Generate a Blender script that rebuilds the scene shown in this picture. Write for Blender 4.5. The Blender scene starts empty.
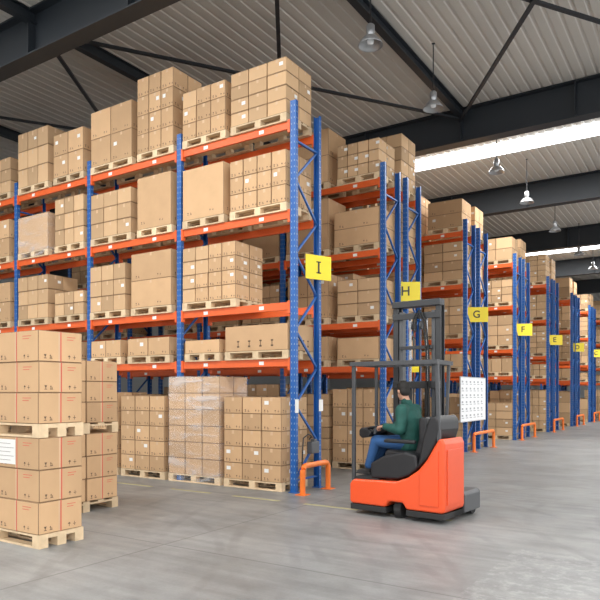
import bpy, bmesh, math, random
from mathutils import Vector, Matrix
ZOOM=None
random.seed(7)
S=bpy.context.scene
COL=S.collection
try:
    S.view_settings.view_transform='Standard'
    S.view_settings.look='None'
except Exception: pass

# ---------------- materials ----------------
def mat(name,col,rough=.6,metal=0.,noise=0.,nscale=8.,bump=0.,rand=0.,island=False,emit=0.,alpha=1.,spec=.5):
    m=bpy.data.materials.new(name); m.use_nodes=True
    nt=m.node_tree; b=nt.nodes['Principled BSDF']
    b.inputs['Base Color'].default_value=(*col,1); b.inputs['Roughness'].default_value=rough
    b.inputs['Metallic'].default_value=metal; b.inputs['Alpha'].default_value=alpha
    b.inputs['Specular IOR Level'].default_value=spec
    if emit: 
        b.inputs['Emission Color'].default_value=(*col,1); b.inputs['Emission Strength'].default_value=emit
    src=None
    def mul(srcsock,fac,lo,hi):
        mr=nt.nodes.new('ShaderNodeMapRange'); mr.inputs['To Min'].default_value=lo; mr.inputs['To Max'].default_value=hi
        nt.links.new(srcsock,mr.inputs['Value'])
        mx=nt.nodes.new('ShaderNodeMix'); mx.data_type='RGBA'; mx.blend_type='MULTIPLY'; mx.inputs[0].default_value=1
        if src is None: mx.inputs[6].default_value=(*col,1)
        else: nt.links.new(src,mx.inputs[6])
        nt.links.new(mr.outputs[0],mx.inputs[7]); return mx.outputs[2]
    if noise or bump:
        tc=nt.nodes.new('ShaderNodeTexCoord'); n=nt.nodes.new('ShaderNodeTexNoise'); n.inputs['Scale'].default_value=nscale; n.inputs['Detail'].default_value=4
        nt.links.new(tc.outputs['Object'],n.inputs['Vector'])
        if noise: src=mul(n.outputs[0],1,1-noise,1+noise)
        if bump:
            bp=nt.nodes.new('ShaderNodeBump'); bp.inputs['Strength'].default_value=bump; bp.inputs['Distance'].default_value=.02
            nt.links.new(n.outputs[0],bp.inputs['Height']); nt.links.new(bp.outputs[0],b.inputs['Normal'])
    if rand:
        if island: g=nt.nodes.new('ShaderNodeNewGeometry'); o=g.outputs['Random Per Island']
        else: g=nt.nodes.new('ShaderNodeObjectInfo'); o=g.outputs['Random']
        src=mul(o,1,1-rand,1+rand)
    if src is not None: nt.links.new(src,b.inputs['Base Color'])
    return m
M={}
KR=(.56,.36,.20)
M['kraft']=mat('kraft_cardboard',KR,.8,noise=.10,nscale=4,rand=.14,spec=.2)
M['kraft_far']=mat('kraft_cardboard_far',(.56,.37,.21),.8,rand=.2,island=True,spec=.2)
M['tape']=mat('packing_tape',(.60,.41,.245),.4)
M['edge_shade']=mat('painted_edge_shade',(.26,.16,.085),.9)  # dark brown painted on carton edges as the shade of the gaps
M['ink']=mat('printed_ink',(.14,.085,.05),.8)
M['red']=mat('red_strap',(.62,.10,.06),.5)
M['paper']=mat('white_paper',(.8,.79,.76),.7)
M['wood']=mat('pallet_wood',(.66,.50,.32),.85,noise=.25,nscale=9,rand=.15,spec=.2)
M['blue']=mat('blue_painted_steel',(.010,.095,.34),.4,noise=.1)
M['orange']=mat('orange_painted_steel',(.72,.115,.02),.45,noise=.1)
M['hole']=mat('punched_hole',(.25,.33,.45),.8)
M['galv']=mat('galvanised_steel',(.5,.52,.53),.35,metal=.7)
M['guard']=mat('orange_guard_paint',(.85,.19,.02),.4)
M['yellow']=mat('yellow_sign_plastic',(.86,.68,.03),.5)
M['black']=mat('black_plastic',(.012,.012,.014),.45)
M['darkpaint']=mat('dark_roof_steel',(.016,.021,.027),.5)
M['brace']=mat('roof_brace_steel',(.02,.023,.028),.5)
M['truck']=mat('truck_orange_red',(.76,.085,.02),.3,noise=.03)
M['mast']=mat('mast_steel',(.035,.036,.038),.4,metal=.3)
M['mastlite']=mat('mast_chrome',(.45,.45,.45),.25,metal=.9)
M['grey']=mat('truck_grey',(.075,.078,.083),.45)
M['guardgrey']=mat('overhead_guard_grey',(.05,.052,.056),.4)
M['rubber']=mat('rubber',(.02,.02,.02),.8)
M['white']=mat('board_white',(.8,.81,.82),.5)
M['boardink']=mat('board_print_grey',(.33,.34,.36),.7)
M['lampmetal']=mat('lamp_metal',(.40,.41,.42),.3,metal=.6)
M['lampglass']=mat('lamp_reflector',(.75,.77,.78),.2,emit=.15)
M['sky']=mat('skylight_panel',(.95,.98,1.),.5,emit=8.)
M['skin']=mat('skin',(.50,.27,.18),.55)
M['hair']=mat('dark_hair',(.012,.01,.008),.7)
M['jacket']=mat('dark_green_jacket',(.006,.068,.054),.75,noise=.35,nscale=10,bump=1.0)
M['jeans']=mat('blue_denim',(.025,.09,.24),.85,noise=.25,nscale=14,bump=.7)
M['shoe']=mat('dark_shoe',(.02,.018,.018),.6)
M['wall']=mat('wall_paint',(.42,.43,.42),.9,noise=.08,nscale=.6)
M['yline']=mat('faded_yellow_line',(.38,.35,.20),.8,noise=.5,nscale=5)
M['ceil']=mat('ribbed_roof_sheet',(.60,.57,.52),.55,noise=.10,nscale=.5)
def film_mat():
    m=mat('stretch_film',(.85,.85,.86),.15,spec=1.); nt=m.node_tree; b=nt.nodes['Principled BSDF']; L=nt.links.new
    tc=nt.nodes.new('ShaderNodeTexCoord'); mp=nt.nodes.new('ShaderNodeMapping'); mp.inputs['Rotation'].default_value=(.25,.25,0); mp.inputs['Scale'].default_value=(1,1,3.5)
    n=nt.nodes.new('ShaderNodeTexNoise'); n.inputs['Scale'].default_value=1.6; n.inputs['Detail'].default_value=2; n.inputs['Distortion'].default_value=.8
    L(tc.outputs['Object'],mp.inputs[0]); L(mp.outputs[0],n.inputs['Vector'])
    r=nt.nodes.new('ShaderNodeMapRange'); r.inputs['From Min'].default_value=.48; r.inputs['From Max'].default_value=.72; r.inputs['To Min'].default_value=.09; r.inputs['To Max'].default_value=.42
    L(n.outputs[0],r.inputs['Value']); L(r.outputs[0],b.inputs['Alpha'])
    bp=nt.nodes.new('ShaderNodeBump'); bp.inputs['Strength'].default_value=.6; bp.inputs['Distance'].default_value=.03; L(n.outputs[0],bp.inputs['Height']); L(bp.outputs[0],b.inputs['Normal'])
    return m
M['film']=film_mat()
def floor_mat():
    m=bpy.data.materials.new('concrete_floor'); m.use_nodes=True; nt=m.node_tree; b=nt.nodes['Principled BSDF']; L=nt.links.new
    tc=nt.nodes.new('ShaderNodeTexCoord')
    def noise(s,d=6,r=.6):
        n=nt.nodes.new('ShaderNodeTexNoise'); n.inputs['Scale'].default_value=s; n.inputs['Detail'].default_value=d; n.inputs['Roughness'].default_value=r
        L(tc.outputs['Object'],n.inputs['Vector']); return n.outputs[0]
    def ramp(s,a,bb,p0=.3,p1=.7):
        r=nt.nodes.new('ShaderNodeValToRGB'); r.color_ramp.elements[0].position=p0; r.color_ramp.elements[1].position=p1
        r.color_ramp.elements[0].color=(*a,1); r.color_ramp.elements[1].color=(*bb,1); L(s,r.inputs[0]); return r.outputs[0]
    def mix(a,bb,f=1.,mode='MULTIPLY',fs=None):
        x=nt.nodes.new('ShaderNodeMix'); x.data_type='RGBA'; x.blend_type=mode; x.inputs[0].default_value=f
        if fs is not None: L(fs,x.inputs[0])
        L(a,x.inputs[6])
        if isinstance(bb,tuple): x.inputs[7].default_value=(*bb,1)
        else: L(bb,x.inputs[7])
        return x.outputs[2]
    c=ramp(noise(.35),(.20,.203,.203),(.285,.287,.282))
    c=mix(c,ramp(noise(2.2,9,.72),(.86,.86,.86),(1.08,1.08,1.07)))
    c=mix(c,ramp(noise(.9,7,.65),(.86,.86,.85),(1.03,1.03,1.03),.38,.55))
    c=mix(c,ramp(noise(45,3),(.93,.93,.93),(1.05,1.05,1.05)))
    br=nt.nodes.new('ShaderNodeTexBrick'); br.offset=0; br.inputs['Scale'].default_value=1; br.inputs['Mortar Size'].default_value=.012
    br.inputs['Brick Width'].default_value=5.; br.inputs['Row Height'].default_value=5.
    br.inputs['Color1'].default_value=(1,1,1,1); br.inputs['Color2'].default_value=(.96,.96,.96,1); br.inputs['Mortar'].default_value=(.6,.6,.6,1)
    L(tc.outputs['Object'],br.inputs['Vector'])
    c=mix(c,br.outputs[0])
    mp=nt.nodes.new('ShaderNodeMapping'); mp.inputs['Scale'].default_value=(.5,5,1); mp.inputs['Rotation'].default_value=(0,0,.5); L(tc.outputs['Object'],mp.inputs[0])
    n=nt.nodes.new('ShaderNodeTexNoise'); n.inputs['Scale'].default_value=1.2; n.inputs['Detail'].default_value=5; L(mp.outputs[0],n.inputs['Vector'])
    c=mix(c,ramp(n.outputs[0],(.86,.86,.86),(1.08,1.08,1.08),.35,.6))
    for (cx,cy,sc,ph) in ((-7.5,2.5,.42,0.),(1.5,9.5,.36,2.)):
        mp=nt.nodes.new('ShaderNodeMapping'); mp.inputs['Location'].default_value=(-cx,-cy,0); L(tc.outputs['Object'],mp.inputs[0])
        wv=nt.nodes.new('ShaderNodeTexWave'); wv.wave_type='RINGS'; wv.rings_direction='Z'; wv.inputs['Scale'].default_value=sc; wv.inputs['Distortion'].default_value=1.2; wv.inputs['Detail'].default_value=2; wv.inputs['Detail Scale'].default_value=.4; wv.inputs['Phase Offset'].default_value=ph
        L(mp.outputs[0],wv.inputs['Vector'])
        k=ramp(wv.outputs['Fac'],(0,0,0),(1,1,1),.93,.99); k2=ramp(noise(.8+sc,4),(0,0,0),(.28,.28,.28),.42,.62)
        mm=nt.nodes.new('ShaderNodeMath'); mm.operation='MULTIPLY'; L(k,mm.inputs[0]); L(k2,mm.inputs[1])
        c=mix(c,(.09,.09,.09),0,'MIX',mm.outputs[0])
    pn=ramp(noise(9,6,.75),(0,0,0),(1,1,1),.48,.66)
    sx=nt.nodes.new('ShaderNodeSeparateXYZ'); L(tc.outputs['Object'],sx.inputs[0])
    def rng(sock,c0,h):
        a=nt.nodes.new('ShaderNodeMath'); a.operation='SUBTRACT'; L(sock,a.inputs[0]); a.inputs[1].default_value=c0
        d=nt.nodes.new('ShaderNodeMath'); d.operation='ABSOLUTE'; L(a.outputs[0],d.inputs[0])
        e=nt.nodes.new('ShaderNodeMath'); e.operation='LESS_THAN'; L(d.outputs[0],e.inputs[0]); e.inputs[1].default_value=h; return e.outputs[0]
    f=nt.nodes.new('ShaderNodeMath'); f.operation='MULTIPLY'; L(rng(sx.outputs[0],-1.0,.75),f.inputs[0]); L(rng(sx.outputs[1],5.6,1.3),f.inputs[1])
    g=nt.nodes.new('ShaderNodeMath'); g.operation='MULTIPLY'; L(f.outputs[0],g.inputs[0]); L(pn,g.inputs[1])
    h=nt.nodes.new('ShaderNodeMath'); h.operation='MULTIPLY'; L(g.outputs[0],h.inputs[0]); h.inputs[1].default_value=.35
    c=mix(c,(.5,.5,.49),0,'MIX',h.outputs[0])
    L(c,b.inputs['Base Color'])
    r=ramp(noise(1.0,4),(.36,.36,.36),(.52,.52,.52)); L(r,b.inputs['Roughness'])
    bp=nt.nodes.new('ShaderNodeBump'); bp.inputs['Strength'].default_value=.06; L(noise(30),bp.inputs['Height']); L(bp.outputs[0],b.inputs['Normal'])
    return m
M['floor']=floor_mat()

# ---------------- mesh builder ----------------
class MB:
    def __init__(s): s.v=[];s.f=[];s.m=[]
    def box(s,x0,x1,y0,y1,z0,z1,m=0,rot=None):
        b=len(s.v); P=[(x0,y0,z0),(x1,y0,z0),(x1,y1,z0),(x0,y1,z0),(x0,y0,z1),(x1,y0,z1),(x1,y1,z1),(x0,y1,z1)]
        if rot: P=[tuple(rot@Vector(p)) for p in P]
        s.v+=P
        for f in [(0,3,2,1),(4,5,6,7),(0,1,5,4),(1,2,6,5),(2,3,7,6),(3,0,4,7)]: s.f.append(tuple(b+i for i in f)); s.m.append(m)
    def quad(s,p,m=0):
        b=len(s.v); s.v+=list(p); s.f.append(tuple(range(b,b+len(p)))); s.m.append(m)
    def tube(s,pts,r,seg=8,m=0,cap=True):
        pts=[Vector(p) for p in pts]; n=len(pts); rings=[]
        rr=r if isinstance(r,(list,tuple)) else [r]*n
        for i,p in enumerate(pts):
            t=(pts[min(i+1,n-1)]-pts[max(i-1,0)]).normalized()
            a=Vector((0,0,1)) if abs(t.z)<.9 else Vector((1,0,0))
            u=t.cross(a).normalized(); w=t.cross(u).normalized(); b=len(s.v)
            for k in range(seg):
                q=2*math.pi*k/seg; s.v.append(tuple(p+rr[i]*(math.cos(q)*u+math.sin(q)*w)))
            rings.append(b)
        for i in range(n-1):
            for k in range(seg):
                s.f.append((rings[i]+k,rings[i]+(k+1)%seg,rings[i+1]+(k+1)%seg,rings[i+1]+k)); s.m.append(m)
        if cap:
            s.f.append(tuple(rings[0]+k for k in range(seg))[::-1]); s.m.append(m)
            s.f.append(tuple(rings[-1]+k for k in range(seg))); s.m.append(m)
    def bar(s,p0,p1,w,h,m=0):
        p0=Vector(p0);p1=Vector(p1);t=(p1-p0).normalized(); a=Vector((0,0,1)) if abs(t.z)<.95 else Vector((0,1,0))
        u=t.cross(a).normalized()*w/2; v=t.cross(u).normalized()*h/2; b=len(s.v)
        for p in (p0,p1): s.v+=[tuple(p-u-v),tuple(p+u-v),tuple(p+u+v),tuple(p-u+v)]
        for f in [(0,3,2,1),(4,5,6,7),(0,1,5,4),(1,2,6,5),(2,3,7,6),(3,0,4,7)]: s.f.append(tuple(b+i for i in f)); s.m.append(m)
    def prism(s,poly,y0,y1,m=0):
        b=len(s.v); n=len(poly)
        s.v+=[(x,y0,z) for x,z in poly]+[(x,y1,z) for x,z in poly]
        s.f.append(tuple(b+i for i in range(n))); s.m.append(m)
        s.f.append(tuple(b+n+i for i in range(n))[::-1]); s.m.append(m)
        for i in range(n): j=(i+1)%n; s.f.append((b+i,b+n+i,b+n+j,b+j)); s.m.append(m)
    def mesh(s,name,mats,bevel=0,seg=1,smooth=False,fix=True):
        me=bpy.data.meshes.new(name); me.from_pydata(s.v,[],s.f)
        for i,p in enumerate(me.polygons): p.material_index=s.m[i]
        for x in mats: me.materials.append(M[x] if isinstance(x,str) else x)
        if bevel or fix:
            bm=bmesh.new(); bm.from_mesh(me)
            if fix: bmesh.ops.recalc_face_normals(bm,faces=[f for f in bm.faces])
            if bevel:
                ed=[e for e in bm.edges if len(e.link_faces)==2 and e.calc_face_angle(0)>.5]
                bmesh.ops.bevel(bm,geom=ed,offset=bevel,segments=seg,affect='EDGES',profile=.5)
            bm.to_mesh(me); bm.free()
        if smooth:
            for p in me.polygons: p.use_smooth=True
        me.update(); return me
def obj(name,me,loc=(0,0,0),rot=(0,0,0),parent=None,label=None,cat=None,group=None,kind=None):
    o=bpy.data.objects.new(name,me); o.location=loc; o.rotation_euler=rot
    COL.objects.link(o)
    if parent is not None: o.parent=parent
    if label: o['label']=label
    if cat: o['category']=cat
    if group: o['group']=group
    if kind: o['kind']=kind
    return o
def empty(name,loc=(0,0,0),rot=(0,0,0),**k):
    o=obj(name,None,loc,rot,**k); o.empty_display_size=.2; return o

# ---------------- key layout ----------------
XE=-5.78; YF=8.69; RD=.8; BAY=2.53
LV=[2.2,3.13,4.63,6.1]
# ---------------- structure ----------------
b=MB(); b.box(-34,16,-14,58,-.2,0); obj('floor',b.mesh('floor',['floor']),kind='structure')
CZ=9.1
b=MB()
x=-34.
prof=[]
while x<16: 
    prof+= [(x,CZ),(x+.15,CZ),(x+.17,CZ+.022),(x+.22,CZ+.022),(x+.24,CZ)]; x+=.25
prof=[p for p in prof if p[0]<=16]
for i in range(len(prof)-1):
    (xa,za),(xb,zb)=prof[i],prof[i+1]
    b.quad([(xa,-14,za),(xb,-14,zb),(xb,58,zb),(xa,58,za)])
b.box(-34,16,-14,58,CZ+.08,CZ+.2)
obj('ceiling',b.mesh('ceiling',['ceil'],fix=False),kind='structure')
b=MB(); b.box(-34,16,57.8,58,0,CZ); obj('wall_back',b.mesh('wall_back',['wall']),kind='structure')
b=MB(); b.box(-34,-33.8,-14,57.8,0,CZ); obj('wall_left',b.mesh('wall_left',['wall']),kind='structure')
for i,(ya,yb,xa,xb) in enumerate([(19.3,20.1,-9.2,14),(34.5,36.,-9.5,14),(3.,4.4,-16,14),(-6,-4.5,-16,14)]):  # last two strips are out of view, added to brighten the front area
    b=MB(); b.box(xa,xb,ya,yb,CZ-.06,CZ-.005); 
    obj('window_%d'%(i+1),b.mesh('skylight',['sky']),kind='structure')
def girder():
    g=MB(); g.box(-34,16,-.18,.18,-.03,.0); g.box(-34,16,-.012,.012,0,.83); g.box(-34,16,-.18,.18,.83,.86)
    x=-33.6
    while x<16:
        g.box(x-.01,x+.01,-.17,.17,0,.83); x+=5.6/2
    return g.mesh('roof_girder',['darkpaint'])
gm=girder()
YB=[-.6,7.7,16.5,23.6,31.,38.5,46.]
for y in YB:
    obj('roof_girder',gm,(0,y,CZ-.87),label='dark painted steel I-beam girder spanning under the roof',cat='roof beam',group='roof girders')
b=MB(); b.box(-.08,.08,-14,16.4,-.24,-.22); b.box(-.006,.006,-14,16.4,-.22,-.02); b.box(-.08,.08,-14,16.4,-.02,0)
pm=b.mesh('roof_purlin',['darkpaint'])
for i in range(-6,3):
    obj('roof_purlin',pm,(i*5.6,0,CZ-.01),label='slim dark steel roof beam crossing the girders',cat='roof beam',group='roof purlins')
for k in range(-6,2):
    xa=k*5.6; xb=xa+5.6
    for (p,q) in (((xa,7.9),(xb,16.3)),((xb,7.9),(xa,16.3))):
        b=MB(); dz=0 if p[0]==xa else .06
        b.bar((0,0,0),(q[0]-p[0],q[1]-p[1],0),.08,.05)
        obj('roof_brace',b.mesh('roof_brace',['brace']),(p[0],p[1],CZ-.3-dz),label='diagonal dark steel wind brace under the roof',cat='roof brace',group='roof braces')

# ---------------- lamps ----------------
def lathe(prof,seg=28,m=0):
    g=MB(); 
    for (r,z) in prof:
        for k in range(seg):
            a=2*math.pi*k/seg; g.v.append((r*math.cos(a),r*math.sin(a),z))
    for i in range(len(prof)-1):
        for k in range(seg):
            g.f.append((i*seg+k,i*seg+(k+1)%seg,(i+1)*seg+(k+1)%seg,(i+1)*seg+k)); g.m.append(m)
    return g
LAMP=[('cable',lathe([(.012,.34),(.012,1.34),(.04,1.36),(.0,1.37)],10).mesh('lamp_cable',['black'],smooth=True),None),
 ('ballast_housing',lathe([(0,.36),(.05,.36),(.07,.34),(.075,.23),(.06,.19),(.05,.15)]).mesh('lamp_housing',['lampmetal'],smooth=True),None),
 ('reflector_shade',lathe([(.05,.16),(.11,.145),(.165,.09),(.205,.02),(.215,.0),(.21,.0),(.195,.02),(.155,.08),(.08,.13),(.0,.14)]).mesh('lamp_shade',['lampmetal'],smooth=True),None),
 ('bulb',lathe([(0,.02),(.05,.035),(.06,.08),(.03,.125),(0,.13)],16).mesh('lamp_bulb',['lampglass'],smooth=True),None)]
for y in (9.8,12.7,17.3,20.6,24.8,29.7,33.5):
    z=7.56
    e=empty('pendant_lamp',(-4.93,y,z),label='grey metal high-bay pendant lamp hanging from the roof',cat='lamp',group='high-bay lamps')
    for n,me,_ in LAMP: obj(n,me,parent=e)

# ---------------- pallet racks ----------------
PH=6.42
def post_mesh():
    g=MB(); w=.055
    g.box(-w,w,-.035,-.030,0,PH); g.box(-w,-w+.005,-.03,.035,0,PH); g.box(w-.005,w,-.03,.035,0,PH)
    g.box(-.075,.075,-.06,.06,0,.012)
    z=.12
    while z<PH-.05:
        for s in(-1,1):
            x=s*.028; g.quad([(x-.008,-.036,z),(x+.008,-.036,z),(x+.006,-.036,z+.03),(x-.006,-.036,z+.03)],1)
        for yy in (-.01,.018): g.quad([(w+.0006,yy-.007,z),(w+.0006,yy+.007,z),(w+.0006,yy+.006,z+.025),(w+.0006,yy-.006,z+.025)],1)
        z+=.1
    return g.mesh('rack_post',['blue','hole'],fix=False)
POST=post_mesh()
def frame_mesh():
    g=MB(); z=.2; k=0
    a,bb=.06,RD-.06
    g.bar((0,a,z),(0,bb,z),.045,.03)
    while z<PH-.75:
        g.bar((0,a if k%2==0 else bb,z),(0,bb if k%2==0 else a,z+.62),.035,.03); z+=.62;k+=1
    g.bar((0,a,z),(0,bb,z),.045,.03)
    return g.mesh('rack_frame_bracing',['blue'])
FRM=frame_mesh()
def beam_mesh():
    g=MB(); L=BAY-.115
    g.box(-L/2,L/2,-.022,.022,-.125,0); g.box(-L/2,-L/2+.045,-.04,.03,-.19,.02); g.box(L/2-.045,L/2,-.04,.03,-.19,.02)
    for x in (-.62,.62): g.quad([(x-.05,-.0235,-.095),(x+.05,-.0235,-.095),(x+.05,-.0235,-.035),(x-.05,-.0235,-.035)],1)
    return g.mesh('rack_beam',['orange','paper'],fix=False)
BEAM=beam_mesh()
def rack(y0,bays,lv=LV,label='',group='pallet racks'):
    e=empty('pallet_rack',(XE,y0,0),label=label,cat='pallet rack',group=group)
    for i in range(bays+1):
        f=obj('upright_frame',FRM,(-i*BAY,0,0),parent=e)
        obj('post',POST,(0,0.035,0),parent=f)
        obj('post',POST,(0,RD-.035,0),(0,0,0),parent=f).scale=(1,-1,1)
    for i in range(bays):
        for z in lv:
            obj('beam',BEAM,(-(i+.5)*BAY,.03,z),parent=e)
            obj('beam',BEAM,(-(i+.5)*BAY,RD-.03,z),(0,0,math.pi),parent=e)
    return e
rack(YF,5,label='blue and orange steel pallet rack beside aisle sign I')
ROWS=[]
s0=3.35; letters=['H','G','F','E','D','C','B']
for i in range(7):
    ya=YF+s0+5.2*i; yb=ya+RD+.35
    n1=4 if i==0 else 2; n2=3 if i==0 else 1
    rack(ya,n1,label='blue and orange steel pallet rack at aisle %s'%letters[i])
    rack(yb,n2,label='blue and orange pallet rack back to back at aisle %s'%letters[i])
    ROWS.append((ya,n1,i)); ROWS.append((yb,n2,i))

# ---------------- pallets ----------------
def pallet_mesh(w,d):
    g=MB(); h=.144
    for i in range(5):
        y=-d/2+ (d-.11)*i/4; g.box(-w/2,w/2,y,y+.11,h-.022,h)
    for i in range(3):
        x=-w/2+(w-.12)*i/2; g.box(x,x+.12,-d/2,d/2,h-.044,h-.0221)
        for j in range(3):
            y=-d/2+(d-.11)*j/2; g.box(x,x+.12,y,y+.11,.022,h-.044)
    for j in range(3):
        y=-d/2+(d-.11)*j/2; g.box(-w/2,w/2,y,y+.11,0,.0219)
    return g.mesh('pallet',['wood'])
PM={}
def pallet(x,y,z,w,d,label,group):
    k=(round(w,2),round(d,2))
    if k not in PM: PM[k]=pallet_mesh(*k)
    return obj('pallet',PM[k],(x,y,z),label=label,cat='pallet',group=group)

# ---------------- cartons ----------------
CM={}
def carton_mesh(w,d,h,style,lab=False):
    k=(round(w,3),round(d,3),round(h,3),style,lab)
    if k in CM: return CM[k]
    g=MB(); g.box(-w/2,w/2,-d/2,d/2,0,h)
    me0=g.mesh('t',['kraft'],bevel=.007)
    bm=bmesh.new(); bm.from_mesh(me0)
    g=MB()
    for v in bm.verts: g.v.append(tuple(v.co))
    bm.verts.index_update()
    for f in bm.faces:
        axis=max(abs(c) for c in f.normal)>.99
        g.f.append(tuple(v.index for v in f.verts)); g.m.append(0 if axis else 5)  # bevel faces get the painted gap shade
    bm.free(); bpy.data.meshes.remove(me0)
    E=.0008
    def F(u,v,e=E): return (-w/2+u,-d/2-e,v)
    def R(u,v,e=E): return (w/2+e,-d/2+u,v)
    def rect(P,u0,u1,v0,v1,m,e=E): g.quad([P(u0,v0,e),P(u1,v0,e),P(u1,v1,e),P(u0,v1,e)],m)
    red=style.startswith('red')
    for P,L in ((F,w),(R,d)):
        if red:
            rect(P,L/2-.008,L/2+.008,.004,h-.004,3)
            rect(P,L/2-.03,L/2-.008,.006,h-.006,1)
        elif style not in('wrap','white'):
            rect(P,L/2-.025,L/2+.025,h-.07,h-.008,1)
            if P is R: rect(P,L/2-.025,L/2+.025,.008,.07,1)
        if style in('mark','red','redlabel','plain'):
            s=min(.045,h*.15); v0=h*.10
            if L>.2:
                us=[L*.12,L*.12+s*1.5,L*.66,L*.66+s*1.5]
                for n,u in enumerate(us):
                    t=s*.16
                    if n%4==0: rect(P,u,u+s*.7,v0,v0+t,2,E*2); rect(P,u+s*.28,u+s*.42,v0,v0+s*.6,2,E*2); g.quad([P(u+s*.2,v0+s*.5,E*2),P(u+s*.5,v0+s*.5,E*2),P(u+s*.7,v0+s,E*2),P(u,v0+s,E*2)],2)
                    elif n%4==1: rect(P,u,u+s*.8,v0,v0+t,2,E*2); rect(P,u+s*.15,u+s*.3,v0,v0+s*.6,2,E*2); rect(P,u+s*.5,u+s*.65,v0,v0+s*.6,2,E*2); g.quad([P(u,v0+s*.6,E*2),P(u+s*.45,v0+s*.6,E*2),P(u+s*.22,v0+s,E*2)],2)
                    elif n%4==2: rect(P,u+s*.33,u+s*.47,v0,v0+s*.7,2,E*2); g.quad([P(u,v0+s*.55,E*2),P(u+s*.8,v0+s*.55,E*2),P(u+s*.55,v0+s*.95,E*2),P(u+s*.25,v0+s*.95,E*2)],2)
                    else: rect(P,u,u+s*.8,v0+s*.4,v0+s*.55,2,E*2); rect(P,u+s*.33,u+s*.47,v0,v0+s,2,E*2)
            if red:
                for r in range(2): rect(P,L*.64,L*.64+L*(.2-.05*r),h*.82-r*.028,h*.82-r*.028+.007,3,E*2)
        if style=='white':
            for q in range(4):
                u=L*(.2+.18*q); rect(P,u,u+.05,h*.15,h*.22,2,E*2); rect(P,u+.018,u+.032,h*.15,h*.4,2,E*2); rect(P,u,u+.05,h*.36,h*.42,2,E*2)
    if lab:
        u=.14 if lab==1 else .62
        rect(F,w*u,w*u+min(.09,w*.24),h*.55,h*.55+min(.07,h*.22),4,E*3)
        rect(R,d*.6,d*.6+min(.09,d*.24),h*.5,h*.5+min(.07,h*.22),4,E*3)
    if style=='redlabel':
        rect(F,.04,.36,.04,h-.03,4,E*3)
        for r in range(5): rect(F,.07,.07+(.26 if r%2 else .20),.08+r*.045,.084+r*.045,2,E*4)
    me=g.mesh('carton',['kraft','tape','ink','red','paper','edge_shade'],fix=False)
    CM[k]=me; return me
CART=[]
cam=Vector((0,0,1.65))
def stack(x,y,z,w,d,nx,ny,nz,H,style='plain',label='brown cardboard carton stacked on a wooden pallet',group='cartons on the rack',pal=True,full=False,wrapped=False,force=False,plabel='pale wooden pallet under stacked cartons',sty=None):
    par=None
    if wrapped:
        par=empty('wrapped_pallet_load',(x,y,z),label='cartons on a pallet bound in clear stretch film',cat='pallet load')
        style='wrap'
    if pal:
        p=pallet(x,y,z+.001,max(w,.8),max(d,.55),plabel,'pallets')
        if wrapped:
            p.parent=par; p.location=(0,0,.001); del p['category']; del p['group']; del p['label']
        z0=z+.147
    else: z0=z+.002
    cw=w/nx; cd=d/ny; ch=H/nz
    for i in range(nx):
        for j in range(ny):
            for k in range(nz):
                if not full and not(j==0 or i==nx-1 or k==nz-1): continue
                lx=x-w/2+cw*(i+.5); ly=y-d/2+cd*(j+.5)
                jit=0 if wrapped else .005
                p=Vector((lx+random.uniform(-jit,jit)*.5,ly-random.uniform(0,jit)*1.5,z0+ch*k))
                vis = (j==0 or i==nx-1)
                dist=(p-cam).length/ (1 if vis else .5) / math.sqrt(max(cw,cd)*ch)
                if force: dist*=.3
                st=style
                if sty and sty(i,j,k): st=sty(i,j,k)
                CART.append((dist,p,random.uniform(-.008,.008),(cw-.012,cd-.012,ch-.002),st,label,group,par))
    if wrapped:
        g=MB(); g.box(-w/2-.008,w/2+.008,-d/2-.012,d/2+.012,.02,H+.16)
        me=g.mesh('stretch_film',['film'],bevel=.03,seg=2)
        obj('stretch_film',me,parent=par,label='clear wrinkled stretch film')
def T(t): return XE-t
YC=YF+RD/2-.03
def rk(t0,t1,lev,nx,nz,H,style='plain',ny=2,y=YC,**k):
    t0*=.945;t1*=.945
    z=0 if lev==0 else LV[lev-1]
    stack(T((t0+t1)/2),y,z,t1-t0,.8,nx,ny,nz,H,style,**k)
# top level
rk(.12,1.36,4,3,4,.92,'mark'); rk(1.48,2.56,4,3,3,.88,'mark')
rk(2.80,3.82,4,3,4,1.45,'mark'); rk(3.97,5.26,4,2,2,1.12,'plain')
rk(5.5,6.55,4,2,2,.92,'plain'); rk(6.75,7.9,4,3,3,1.22,'mark'); rk(8.2,9.4,4,3,3,.8,'mark'); rk(9.5,10.6,4,2,2,.9)
rk(10.85,12,4,2,2,1.)
# level 3
rk(.12,1.38,3,4,3,.87,'mark'); rk(1.52,2.56,3,1,1,.93,'plain',ny=1)
rk(2.85,3.82,3,1,1,1.0,'plain',ny=1); rk(4.0,5.26,3,3,3,.90,'mark')
rk(5.5,6.5,3,3,3,1.0,'mark'); rk(6.75,7.9,3,1,1,.8,'plain',ny=1,wrapped=True); rk(8.25,9.4,3,2,2,.85); rk(9.5,10.6,3,3,3,.9)
# level 2
rk(1.24,2.56,2,4,4,1.0,'mark'); rk(2.85,4.0,2,1,2,1.05,'plain',ny=1); rk(4.17,5.28,2,3,3,.93,'mark')
rk(5.5,6.5,2,3,2,.5,'plain'); rk(6.75,7.9,2,3,3,.95,'mark'); rk(8.2,9.4,2,2,2,.9); rk(9.5,10.6,2,2,2,.9)
# level 1
rk(.08,1.5,1,1,1,.44,'white',ny=1); rk(1.62,2.5,1,1,1,.24,'plain',ny=1); rk(2.9,4.1,1,2,1,.34,'plain'); rk(4.3,5.25,1,2,1,.34)
rk(5.6,6.6,1,2,1,.36); rk(6.8,7.9,1,2,1,.4)
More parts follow.
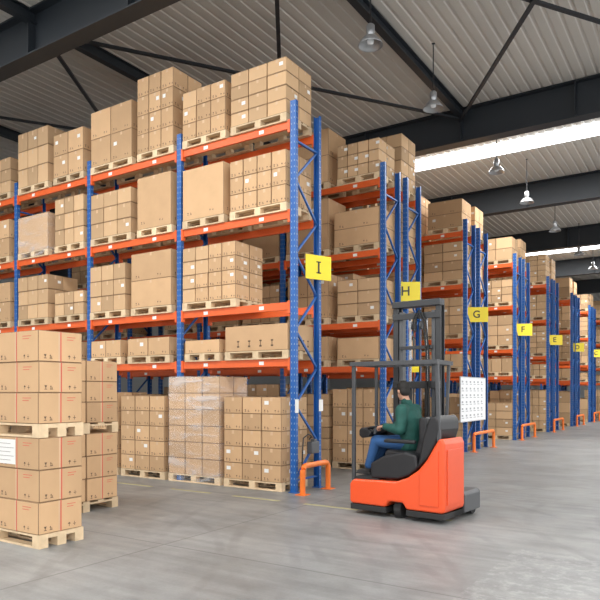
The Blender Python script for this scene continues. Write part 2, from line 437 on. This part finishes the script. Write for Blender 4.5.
# floor level
FK=dict(full=False,force=True,group='cartons on the floor by the rack')
rk(.22,1.52,0,3,5,1.42,'mark',**FK)
rk(1.62,2.93,0,3,6,1.78,'mark',wrapped=True,**FK)
rk(3.04,4.3,0,3,5,1.43,'mark',**FK)
rk(4.4,5.28,0,3,4,1.5,'mark')
# foreground double stacks
FG=dict(label='brown carton with red strap lines in a stack on a pallet',group='strapped cartons in the front stacks',force=True,full=True,plabel='pale wooden pallet under strapped cartons')
def fg(xr,yf,w,d,nx,ny,H1,H2,sty=None):
    stack(xr-w/2,yf+d/2,0,w,d,nx,ny,3,H1,'red',sty=sty,**FG)
    stack(xr-w/2,yf+d/2,.147+H1,w,d,nx,ny,3,H2,'red',**FG)
fg(-5.93,4.12,1.56,.56,2,1,1.02,.99,lambda i,j,k:'redlabel' if (i==1 and k==2) else None)
fg(-7.22,5.2,1.2,1.1,3,2,.93,.86)
# other rows: random loads
rr=random.Random(11)
for (y0,nb,i) in ROWS:
    for bay in range(nb):
        for lev in range(5):
            for half in range(2):
                if rr.random()<.06 and not(bay==0 and half==0): continue
                w=rr.choice([1.0,1.08,1.12]); t0=bay*BAY+.08+half*1.22
                lim=[1.9,.62,1.15,1.12,1.6][lev]
                H=min(lim,rr.uniform(.75,1.25)) if lev!=1 else rr.uniform(.3,.6)
                if lev==0: H=rr.uniform(1.1,1.7)
                if lev==4: H=rr.uniform(.7,1.2)
                nx=rr.choice([1,2,3,3,4]); nz=max(1,round(H/rr.choice([.24,.3,.4]))); 
                if nx==1: nz=max(1,round(H/.5))
                ny=1 if nx==1 else 2
                z=0 if lev==0 else LV[lev-1]
                stack(T(t0+w/2),y0+RD/2,z,w,.8,nx,ny,nz,H,rr.choice(['plain','mark']),label='brown cardboard carton stacked on a rack pallet',group='cartons on the rack')
CART.sort(key=lambda c:c[0])
ind=[c for c in CART if c[7] is not None]; rest=[c for c in CART if c[7] is None]
for c in ind:
    _,p,r,dm,st,lb,gp,par=c
    obj('carton',carton_mesh(*dm,st),p-par.location,(0,0,0),parent=par)
N=298
rl=random.Random(3)
for c in rest[:N]:
    _,p,r,dm,st,lb,gp,par=c
    if st=='white': lb='shallow pale carton with printed handling marks on a pallet'
    if st=='redlabel': lb='strapped brown carton with a large white paper label'
    lab=False
    if st in('plain','mark') and rl.random()<.33: lab=rl.choice([1,2])
    obj('carton',carton_mesh(*dm,st,lab),p,(0,0,r),label=lb,cat='cardboard box',group=gp)
g=MB()
for c in rest[N:]:
    _,p,r,(w,d,h),st,lb,gp,par=c
    w-=.008; d-=.008; h-=.004
    g.box(p.x-w/2,p.x+w/2,p.y-d/2,p.y+d/2,p.z,p.z+h,0)
    y=p.y-d/2-.002; x=p.x+w/2+.002; e=.008
    # dark bands painted on the edges as shade between cartons
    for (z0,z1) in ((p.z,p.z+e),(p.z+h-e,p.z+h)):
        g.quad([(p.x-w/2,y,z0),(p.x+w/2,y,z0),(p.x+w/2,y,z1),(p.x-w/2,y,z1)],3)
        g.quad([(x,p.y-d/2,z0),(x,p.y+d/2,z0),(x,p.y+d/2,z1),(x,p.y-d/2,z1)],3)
    g.quad([(p.x-.022,y-.001,p.z+h*.72),(p.x+.022,y-.001,p.z+h*.72),(p.x+.022,y-.001,p.z+h*.97),(p.x-.022,y-.001,p.z+h*.97)],1)
    g.quad([(x+.001,p.y-.022,p.z+h*.72),(x+.001,p.y+.022,p.z+h*.72),(x+.001,p.y+.022,p.z+h*.97),(x+.001,p.y-.022,p.z+h*.97)],1)
    if rr.random()<.3: g.quad([(x+.001,p.y+.06,p.z+h*.45),(x+.001,p.y+.14,p.z+h*.45),(x+.001,p.y+.14,p.z+h*.45+.06),(x+.001,p.y+.06,p.z+h*.45+.06)],2)
    if rr.random()<.3: g.quad([(p.x+.05,y-.001,p.z+h*.45),(p.x+.13,y-.001,p.z+h*.45),(p.x+.13,y-.001,p.z+h*.45+.06),(p.x+.05,y-.001,p.z+h*.45+.06)],2)
if g.v: obj('carton',g.mesh('far_cartons',['kraft_far','tape','paper','edge_shade'],fix=False),label='many brown cartons filling the further rack shelves',cat='cardboard boxes',kind='stuff')

# ---------------- aisle signs ----------------
def sign(letter,x,y,z,w,h,yaw):
    e=empty('aisle_sign',(x,y,z),(0,0,yaw),label='yellow plate with black letter %s on the rack end'%letter,cat='sign',group='aisle letter signs')
    g=MB(); g.box(-w/2,w/2,-.006,.006,-h/2,h/2); obj('plate',g.mesh('sign_plate',['yellow']),parent=e)
    cu=bpy.data.curves.new('letter_'+letter,'FONT'); cu.body=letter; cu.size=h*.68; cu.align_x='CENTER'; cu.align_y='CENTER'; cu.extrude=.001; cu.offset=.004
    t=bpy.data.objects.new('tmp',cu); COL.objects.link(t); bpy.context.view_layer.update()
    me=bpy.data.meshes.new_from_object(t.evaluated_get(bpy.context.evaluated_depsgraph_get())); bpy.data.objects.remove(t)
    if letter=='I':
        g=MB(); q=h*.25; g.box(-q*.17,q*.17,-q,q,-.001,.001); g.box(-q*.45,q*.45,q*.8,q,-.001,.001); g.box(-q*.45,q*.45,-q,-q*.8,-.001,.001); me=g.mesh('letter_I',['black'])
    me.materials.clear(); me.materials.append(M['black'])
    obj('letter',me,(0,-.0085,0),(math.pi/2,0,0),parent=e)
    g=MB(); g.box(-.015,.015,.007,.09,-.02,.02); obj('bracket',g.mesh('sign_bracket',['galv']),parent=e)
    return e
sign('I',XE+.14,YF+.57,3.76,.52,.41,math.radians(66))
yy=[4.25,9.2,14.4,19.7,25.0,30.8]
for i,l in enumerate(['H','G','F','E','D','C']):
    sign(l,XE+.12,YF+yy[i],3.84,.64,.42,math.radians(28))

# ---------------- rack end guards ----------------
def guard(y0,y1,h=.46):
    g=MB(); r=.1; pts=[(0,y0,0),(0,y0,h-r)]
    for k in range(1,6): a=math.pi/2*k/5; pts.append((0,y0+r-r*math.cos(a),h-r+r*math.sin(a)))
    for k in range(0,6): a=math.pi/2*k/5; pts.append((0,y1-r+r*math.sin(a),h-r+r*math.cos(a)))
    pts.append((0,y1,0))
    g.tube(pts,.045,12)
    for y in(y0,y1): g.box(-.09,.09,y-.09,y+.09,0,.012)
    obj('rack_guard',g.mesh('rack_guard',['guard'],smooth=False),(XE+.24,0,0),label='bent orange steel tube guard bolted at the rack end',cat='rack guard',group='rack end guards')
guard(YF-.08,YF+.72)
for i in range(6):
    ya=YF+s0+5.2*i; guard(ya+.05,ya+1.9,.5)

# notice board on rack G end
e=empty('notice_board',(XE+.06,YF+9.0,.85),label='large white board with a grid of small printed sheets',cat='notice board')
g=MB(); g.box(0,.02,-1.05,1.15,0,1.2)
for r in range(6):
    for c in range(6):
        y=-.95+c*.335; z=.08+r*.185
        g.quad([(.0215,y,z),(.0215,y+.20,z),(.0215,y+.20,z+.02),(.0215,y,z+.02)],1)
        g.quad([(.0215,y,z+.05),(.0215,y+.13,z+.05),(.0215,y+.13,z+.10),(.0215,y,z+.10)],1)
obj('panel',g.mesh('board_panel',['white','boardink'],fix=False),parent=e)
g=MB(); g.box(.0,.03,-1.07,1.17,-.02,0); g.box(.0,.03,-1.07,1.17,1.2,1.22); g.box(.0,.03,-1.07,-1.05,0,1.2); g.box(.0,.03,1.15,1.17,0,1.2)
obj('frame',g.mesh('board_frame',['galv']),parent=e)
for (y,z,w,h,mm) in ((YF+.0,1.42,.10,.22,'paper'),(YF+.76,1.42,.13,.2,'paper')):
    g=MB(); g.box(0,.004,-w/2,w/2,-h/2,h/2); obj('paper_tag',g.mesh('paper_tag',[mm]),(XE+.062,y+.02,z),label='white paper tag fixed to the blue rack post',cat='paper tag',group='rack paper tags')
g=MB(); g.box(0,.10,-.12,.12,0,.2); g.box(.02,.10,-.05,.05,.2,.24)
o=obj('control_box',g.mesh('control_box',['grey'],bevel=.01),(XE+.06,YF+.45,.62),label='small dark grey box mounted on the rack end',cat='box')
g=MB(); g.tube([(-.02,0,0),(.02,.02,.06),(.02,-.08,.1),(.0,-.2,.04),(.02,-.25,-.1),(.0,-.25,-.5),(.0,-.25,-.835)],.012,8)
obj('power_lead',g.mesh('power_lead',['black']),(XE+.10,YF+.36,.85),label='short black power lead looped beside the grey box',cat='cable')

for k in range(7):
    g=MB(); g.box(-.45,.45,-.04,.04,0,.002); obj('floor_marking',g.mesh('floor_marking',['yline']),(XE-5.6+k*1.35,YF-.75,.0005),label='faded yellow dash painted on the concrete floor',cat='floor marking',group='aisle dashes')

# ---------------- reach truck ----------------
TR=empty('reach_truck',(-3.487,7.62,0),(0,0,math.radians(-5)),label='orange-red electric reach truck with dark overhead guard',cat='forklift')
def part(name,g,mats,parent=TR,bevel=0,seg=2,smooth=False,loc=(0,0,0),rot=(0,0,0),label=None):
    return obj(name,g.mesh(name,mats,bevel=bevel,seg=seg,smooth=smooth),loc,rot,parent=parent,label=label)
poly=[(-.70,.18),(-.68,.14),(-.14,.14),(-.12,.18),(-.09,.22),(.11,.22),(.14,.18),(.16,.14),(.67,.14),(.70,.18),(.70,1.00),(.67,1.07),(.61,1.06),(.54,.94),(.45,.79),(.34,.66),(.18,.55),(.02,.49),(-.64,.47),(-.70,.41)]
g=MB(); g.prism(poly,0,.60); part('chassis',g,['truck'],bevel=.03,seg=4,label='orange-red curved rear body')
g=MB(); g.prism([(-.69,.06),(-.14,.06),(-.14,.135),(-.69,.135)],.01,.6); g.prism([(.16,.06),(.69,.06),(.69,.135),(.16,.135)],.01,.6); g.box(-.69,.69,.3,.6,.06,.135)
part('skirt',g,['rubber'],bevel=.008,label='dark lower skirt')
g=MB(); g.prism([(.36,.22),(.62,.22),(.62,.92),(.585,.92),(.51,.80),(.44,.70),(.36,.62)],-.012,.01); part('service_panel',g,['truck'],bevel=.006)
g=MB(); g.prism([(.701,.24),(.712,.24),(.712,.93),(.701,.93)],.07,.53); part('side_panel',g,['truck'],bevel=.004)
g=MB(); g.box(-.66,-.25,.03,.58,.475,.50); part('floor_mat',g,['rubber'])
g=MB(); g.box(-.58,.28,.66,.88,.08,.92); part('battery_compartment',g,['grey'],bevel=.02)
for sx in (-1,1):
    g=MB(); x0,x1=(.46,.70) if sx>0 else (-.70,-.46)
    g.prism([(x0,.07),(x1,.07),(x1,.30),(x1-.03,.34),(x0+.03,.34),(x0,.30)],.61,1.12)
    leg=part('support_leg',g,['grey'],bevel=.012)
    g=MB(); g.tube([(x0+.05,1.0,.085),(x1-.05,1.0,.085)],.085,20); part('load_wheel',g,['rubber'],parent=leg)
g=MB(); g.tube([(-.04,.16,.115),(.06,.16,.115)],.115,28); w=part('drive_wheel',g,['rubber'],rot=(0,0,0))
g=MB(); g.tube([(-.045,.16,.115),(-.041,.16,.115)],.05,20); part('hub',g,['galv'],parent=w)
seat=empty('seat',(0,0,0),parent=TR)
g=MB(); g.box(-.18,.26,.22,.64,.50,.76); part('seat_base',g,['black'],parent=seat,bevel=.03)
g=MB(); g.prism([(-.26,.80),(-.24,.77),(.20,.765),(.24,.80),(.22,.87),(-.20,.875),(-.26,.85)],.18,.70); part('cushion',g,['black'],parent=seat,bevel=.03,seg=3)
g=MB(); g.prism([(.17,.80),(.28,.80),(.36,1.0),(.37,1.24),(.34,1.32),(.27,1.33),(.235,1.28),(.24,1.05)],.20,.68); part('backrest',g,['black'],parent=seat,bevel=.03,seg=3)
g=MB(); g.prism([(-.20,.98),(.26,.98),(.26,1.03),(-.17,1.035),(-.21,1.01)],.06,.12); part('armrest',g,['black'],parent=seat,bevel=.018)
g=MB(); g.prism([(.30,.66),(.46,.82),(.56,.99),(.62,1.18),(.615,1.30),(.56,1.36),(.47,1.33),(.38,1.05)],.03,.62); part('seat_shroud',g,['black'],bevel=.03,seg=3,label='black curved side shell')
g=MB(); g.prism([(-.38,.50),(.04,.52),(.20,.58),(.32,.68),(.30,.84),(.14,.88),(-.18,.81),(-.38,.70)],.02,.17); part('side_cover',g,['black'],bevel=.03,seg=3)
g=MB(); g.prism([(-.66,.50),(.10,.50),(.10,1.0),(-.10,1.12),(-.62,1.16),(-.66,1.10)],.70,.82)
con=part('console',g,['black'],bevel=.02)
g=MB(); g.prism([(-.70,1.05),(-.66,1.01),(-.55,1.03),(-.50,1.08),(-.52,1.13),(-.66,1.16),(-.70,1.12)],.24,.72); part('dashboard',g,['black'],bevel=.015,label='black control console before the driver')
st=empty('steering_wheel',(-.46,.31,1.15),(0,math.radians(-12),0),parent=TR)
pts=[(.11*math.cos(a),.11*math.sin(a),.02) for a in [2*math.pi*k/24 for k in range(25)]]
g=MB(); g.tube(pts,.013,8); part('rim',g,['black'],parent=st,smooth=True)
g=MB(); g.bar((-.11,0,.02),(.11,0,.02),.02,.01); g.tube([(-.04,0,-.07),(0,0,.025)],.02,10); part('spoke',g,['grey'],parent=st)
for k in range(3):
    g=MB(); g.tube([(-.53,.56+.05*k,1.12),(-.51,.56+.05*k,1.20)],[.008,.014],8); part('control_lever',g,['black'])
g=MB(); g.box(-.30,-.10,.70,.73,1.20,1.34); g.tube([(-.2,.75,1.1),(-.2,.72,1.24)],.012,8); part('display_screen',g,['grey'],bevel=.005)
og=empty('overhead_guard',(0,0,0),parent=TR)
def post(a,bb,w=.048): 
    g=MB(); g.bar(a,bb,w,w); part('guard_post',g,['guardgrey'],parent=og,bevel=.008,seg=1)
post((-.66,.05,.45),(-.66,.05,2.02)); post((-.66,.64,.45),(-.66,.64,2.02),.042)
post((.60,.06,1.0),(.57,.06,2.02)); post((.40,.66,.9),(.46,.64,2.02),.042)
g=MB(); z=2.03
for a,bb in (((-.70,.03,z),(.60,.03,z)),((-.70,.66,z),(.50,.66,z)),((-.67,.03,z),(-.67,.66,z)),((.57,.03,z),(.47,.66,z))): g.bar(a,bb,.05,.055)
for k in range(1,8): x=-.66+k*.148; g.bar((x,.03,z),(x,.66,z),.022,.03)
part('guard_roof',g,['guardgrey'],parent=og)
# mast
ms=empty('mast',(-.15,.95,0),parent=TR)
for sx in(-1,1):
    g=MB(); x=sx*.335; g.box(x-.04,x+.04,-.06,-.045,.1,2.90); g.box(x-.04,x+.04,.045,.06,.1,2.90); g.box(x-.012,x+.012,-.045,.045,.1,2.9)
    part('outer_rail',g,['mast'],parent=ms)
    g=MB(); x=sx*.255; g.box(x-.028,x+.028,-.05,.05,.12,2.80); part('inner_rail',g,['grey'],parent=ms,bevel=.004)
    g=MB(); x=sx*.13; g.tube([(x,0,.2),(x,0,1.75)],.032,14); g.tube([(x,0,1.75),(x,0,2.70)],.018,12,1); part('lift_cylinder',g,['mast','mastlite'],parent=ms)
    g=MB(); x=sx*.05; g.bar((x,-.05,.4),(x,-.05,2.62),.018,.014); part('lift_chain',g,['mast'],parent=ms)
for z,h,hw in ((2.73,.09,.375),(2.28,.05,.26),(1.75,.10,.375),(.5,.1,.375)):
    g=MB(); g.box(-hw,hw,-.085,-.062,z-h/2,z+h/2); part('cross_member',g,['mast'],parent=ms,bevel=.004)
g=MB(); g.box(-.375,.375,-.10,.06,2.86,2.95); part('mast_head',g,['mast'],parent=ms,bevel=.006)
g=MB(); g.box(-.055,.055,-.096,-.088,1.93,2.05); part('yellow_plate',g,['yellow'],parent=ms,label='small yellow warning plate')
for sx in(-1,1):
    g=MB(); g.tube([(sx*.07-.012,-.03,2.60),(sx*.07+.012,-.03,2.60)],.06,18); part('chain_pulley',g,['grey'],parent=ms)
for dx in (0,.035):
    g=MB(); g.tube([(.21-dx,-.09,.6),(.215-dx,-.10,1.4),(.21-dx,-.10,2.2),(.17-dx,-.11,2.62),(.10-dx,-.12,2.80),(.02-dx,-.11,2.70),(.0-dx,-.08,2.5)],.014,8); part('hydraulic_hose',g,['rubber'],parent=ms)
g=MB(); g.box(-.30,.30,.065,.10,.12,.22); g.box(-.30,.30,.065,.10,.5,.6); g.box(-.3,-.25,.065,.10,.12,.6); g.box(.25,.3,.065,.10,.12,.6)
fc=part('fork_carriage',g,['mast'],parent=ms)
for sx in(-1,1):
    g=MB(); x=sx*.2; g.box(x-.05,x+.05,.10,.14,.10,.6); g.box(x-.05,x+.05,.14,1.1,.10,.14); part('fork',g,['mast'],parent=fc)

# ---------------- driver (watertight primitives fused by voxel remesh) ----------------
def ell(bm,c,r,seg=20):
    bmesh.ops.create_uvsphere(bm,u_segments=seg,v_segments=seg*2//3,radius=1,matrix=Matrix.Translation(Vector(c))@Matrix.Diagonal((*r,1)))
def limb(bm,pts,rs,seg=20):
    for i in range(len(pts)):
        p=Vector(pts[i]); ell(bm,p,(rs[i],)*3,seg)
        if i+1<len(pts):
            q=Vector(pts[i+1]); d=q-p; L=d.length
            mtx=Matrix.Translation((p+q)/2)@d.to_track_quat('Z','Y').to_matrix().to_4x4()
            bmesh.ops.create_cone(bm,cap_ends=True,segments=seg,radius1=rs[i],radius2=rs[i+1],depth=L,matrix=mtx)
def loft(bm,rings,seg=28):
    R=[]
    for (x,y,z,rx,ry) in rings:
        R.append([bm.verts.new((x+rx*math.cos(2*math.pi*k/seg),y+ry*math.sin(2*math.pi*k/seg),z)) for k in range(seg)])
    for i in range(len(R)-1):
        for k in range(seg): bm.faces.new((R[i][k],R[i][(k+1)%seg],R[i+1][(k+1)%seg],R[i+1][k]))
    bm.faces.new(R[0][::-1]); bm.faces.new(R[-1])
def remesh(fn,vox,name,matn,smooth=3):
    bm=bmesh.new(); fn(bm)
    me=bpy.data.meshes.new(name); bm.to_mesh(me); bm.free()
    o=bpy.data.objects.new('rm',me); COL.objects.link(o)
    r=o.modifiers.new('r','REMESH'); r.mode='VOXEL'; r.voxel_size=vox; r.use_smooth_shade=True
    if smooth: s=o.modifiers.new('s','SMOOTH'); s.iterations=smooth; s.factor=.5
    bpy.context.view_layer.update()
    out=bpy.data.meshes.new_from_object(o.evaluated_get(bpy.context.evaluated_depsgraph_get()))
    bpy.data.objects.remove(o); out.name=name; out.materials.clear(); out.materials.append(M[matn])
    for p in out.polygons: p.use_smooth=True; p.material_index=0
    return out
HX,HY,HZ=-.12,.44,1.67
def turn(bm,verts):
    # head turned away over the console and tipped slightly down
    c=Vector((HX+.02,HY,HZ-.06))
    bmesh.ops.rotate(bm,cent=c,matrix=Matrix.Rotation(math.radians(-10),3,'Y'),verts=verts)
    bmesh.ops.rotate(bm,cent=c,matrix=Matrix.Rotation(math.radians(-32),3,'Z'),verts=verts)
SL=[(-.03,.25,1.40),(-.01,.17,1.15),(-.28,.23,1.185)]
SR=[(-.03,.63,1.40),(-.08,.71,1.18),(-.36,.64,1.19)]
KN=((.35,.34,0),(.53,.55,1))
def hand(bm,w,d,n,ts):
    w=Vector(w); d=Vector(d).normalized(); n=Vector(n).normalized(); s=d.cross(n).normalized()
    for o in (-.026,-.009,.009,.026): limb(bm,[w,w+d*.05+s*o,w+d*.085+s*o],[.020,.017,.014],10)
    for o,L in ((-.030,.072),(-.010,.080),(.010,.075),(.029,.060)):
        b=w+d*.08+s*o; p1=b+d*L*.4; p2=p1+(d*.4+n*.9).normalized()*L*.4; p3=p2+(n-d*.5).normalized()*L*.35
        limb(bm,[b,p1,p2,p3],[.0105,.0095,.009,.0075],10)
    b=w+d*.02+s*ts*.02; p1=b+(d*.6+s*ts*.8).normalized()*.042; p2=p1+(d*.6+n*.8).normalized()*.032
    limb(bm,[b,p1,p2],[.014,.011,.009],10)
def body(bm):
    ell(bm,(HX+.01,HY,HZ+.02),(.095,.075,.11),24)
    ell(bm,(HX-.035,HY,HZ-.045),(.06,.058,.075),18)
    limb(bm,[(HX-.082,HY,HZ+.012),(HX-.106,HY,HZ-.028)],[.009,.014],10)
    ell(bm,(HX-.075,HY,HZ-.095),(.022,.028,.02),12)
    ell(bm,(HX-.088,HY,HZ-.062),(.010,.022,.008),12)
    for s in(-1,1): ell(bm,(HX+.015,HY+s*.077,HZ-.015),(.018,.012,.03),12)
    ell(bm,(HX-.078,HY,HZ+.022),(.014,.045,.010),12)
    turn(bm,list(bm.verts))
    loft(bm,[(.0,.44,.84,.09,.14),(.01,.44,1.0,.10,.14),(.0,.44,1.2,.11,.155),(-.02,.44,1.38,.10,.17),(-.04,.44,1.45,.06,.10)])
    limb(bm,[(-.04,.44,1.44),(-.08,.44,1.55),(-.105,.44,1.62)],[.065,.056,.056])
    for A in(SL,SR): limb(bm,[(-.03,.44,1.40)]+A,[.07,.058,.043,.028])
    for y,ky,k in KN:
        limb(bm,[(0,y,.95),(-.48,ky,.97-.02*k),(-.60-.02*k,ky,.60),(-.62-.02*k,ky,.55),(-.72-.02*k,ky,.54)],[.085,.06,.042,.035,.028])
    hand(bm,SL[2],(-.93,.2,-.1),(-.1,0,-1),1); hand(bm,SR[2],(-.93,-.15,-.1),(-.1,0,-1),-1)
PR=obj('person',remesh(body,.0055,'person_body','skin',1),TR.location,TR.rotation_euler,label='person in green jacket and blue jeans sitting and steering',cat='person')
def jacket(bm):
    loft(bm,[(.0,.44,.865,.125,.175),(.01,.44,.90,.14,.19),(.015,.44,1.02,.145,.185),(.01,.44,1.15,.145,.195),(-.005,.44,1.30,.145,.21),(-.02,.44,1.39,.125,.205),(-.035,.44,1.45,.10,.15),(-.055,.44,1.49,.078,.09),(-.07,.44,1.545,.070,.074)])
    for A in(SL,SR):
        p0,p1,p2=[Vector(a) for a in A]; m1=p0.lerp(p1,.5)+Vector((.01,0,0)); m2=p1.lerp(p2,.45)
        limb(bm,[(-.03,.44+(p0.y-.44)*.5,1.41),p0,m1,p1,m2,p2.lerp(p1,.06)],[.08,.09,.080,.074,.064,.048])
        q=p1.lerp(p2,.2); ell(bm,q+Vector((0,0,-.01)),(.06,.066,.066),14)
    limb(bm,[(-.07,.39,1.545),(-.12,.44,1.52),(-.07,.49,1.545)],[.022,.022,.022],12)
    limb(bm,[(-.135,.30,.93),(-.15,.44,.92),(-.135,.58,.93)],[.03,.035,.03],12)
obj('jacket',remesh(jacket,.009,'jacket','jacket',3),parent=PR,label='dark green work jacket')
def jeans(bm):
    ell(bm,(.0,.44,.93),(.135,.17,.08),20)
    for y,ky,k in KN:
        limb(bm,[(.0,y,.955),(-.25,(y+ky)/2,.965),(-.48,ky,.975-.02*k),(-.53,ky,.82-.02*k),(-.595-.02*k,ky,.63)],[.098,.092,.080,.070,.062])
obj('jeans',remesh(jeans,.009,'jeans','jeans',3),parent=PR,label='blue denim jeans')
for ky,k in ((.34,0),(.55,1)):
    def sh(bm):
        limb(bm,[(-.60-.02*k,ky,.55),(-.70-.02*k,ky,.54),(-.76-.02*k,ky,.532)],[.043,.036,.028],14); ell(bm,(-.60-.02*k,ky,.575),(.05,.045,.05),16)
        bmesh.ops.create_cube(bm,size=1,matrix=Matrix.Translation((-.67-.02*k,ky,.514))@Matrix.Diagonal((.24,.08,.02,1)))
    obj('shoe',remesh(sh,.006,'shoe','shoe',2),parent=PR,label='dark work shoe')
def hr(bm):
    ell(bm,(HX+.022,HY,HZ+.045),(.098,.083,.098),24)
    ell(bm,(HX+.055,HY,HZ-.01),(.060,.076,.08),18)
    ell(bm,(HX-.045,HY,HZ+.095),(.05,.06,.03),16)
    turn(bm,list(bm.verts))
obj('hair',remesh(hr,.007,'hair','hair',1),parent=PR,label='short dark hair')
for s in(-1,1):
    bm=bmesh.new(); ell(bm,(HX-.083,HY+s*.032,HZ+.004),(.010,.012,.008),10); turn(bm,list(bm.verts)); me=bpy.data.meshes.new('eye'); bm.to_mesh(me); bm.free(); me.materials.append(M['hair'])
    obj('eye',me,parent=PR)

# ---------------- lights & world ----------------
w=bpy.data.worlds.new('World'); S.world=w; w.use_nodes=True
w.node_tree.nodes['Background'].inputs[0].default_value=(.98,.985,1.,1); w.node_tree.nodes['Background'].inputs[1].default_value=2.35
def area(x,y,z,sx,sy,e,rot=(0,0,0),col=(1,.98,.95)):
    l=bpy.data.lights.new('daylight_fill','AREA'); l.shape='RECTANGLE'; l.size=sx; l.size_y=sy; l.energy=e; l.color=col
    o=bpy.data.objects.new('daylight_fill',l); o.location=(x,y,z); o.rotation_euler=rot; COL.objects.link(o)
area(-1,3.7,CZ-.1,24,1.2,800)  # added lamp under an unseen strip, brightens the foreground
area(-1,-5.2,CZ-.1,24,1.4,700)  # added lamp behind the camera, under the other unseen strip
area(2,19.7,CZ-.1,20,.75,1400)
area(2,35.2,CZ-.1,20,1.4,1300)

cd=bpy.data.cameras.new('cam'); cd.sensor_width=36; cd.lens=639/600*36; cd.shift_y=92/600
if ZOOM:
    zx,zy,zf=ZOOM; cd.lens*=zf; cd.shift_x=(zx-300)/600*zf; cd.shift_y=(92+(300-zy))/600*zf
c=bpy.data.objects.new('camera',cd); c.location=(0,0,1.65); c.rotation_euler=(math.pi/2,0,math.radians(33)); COL.objects.link(c); S.camera=c
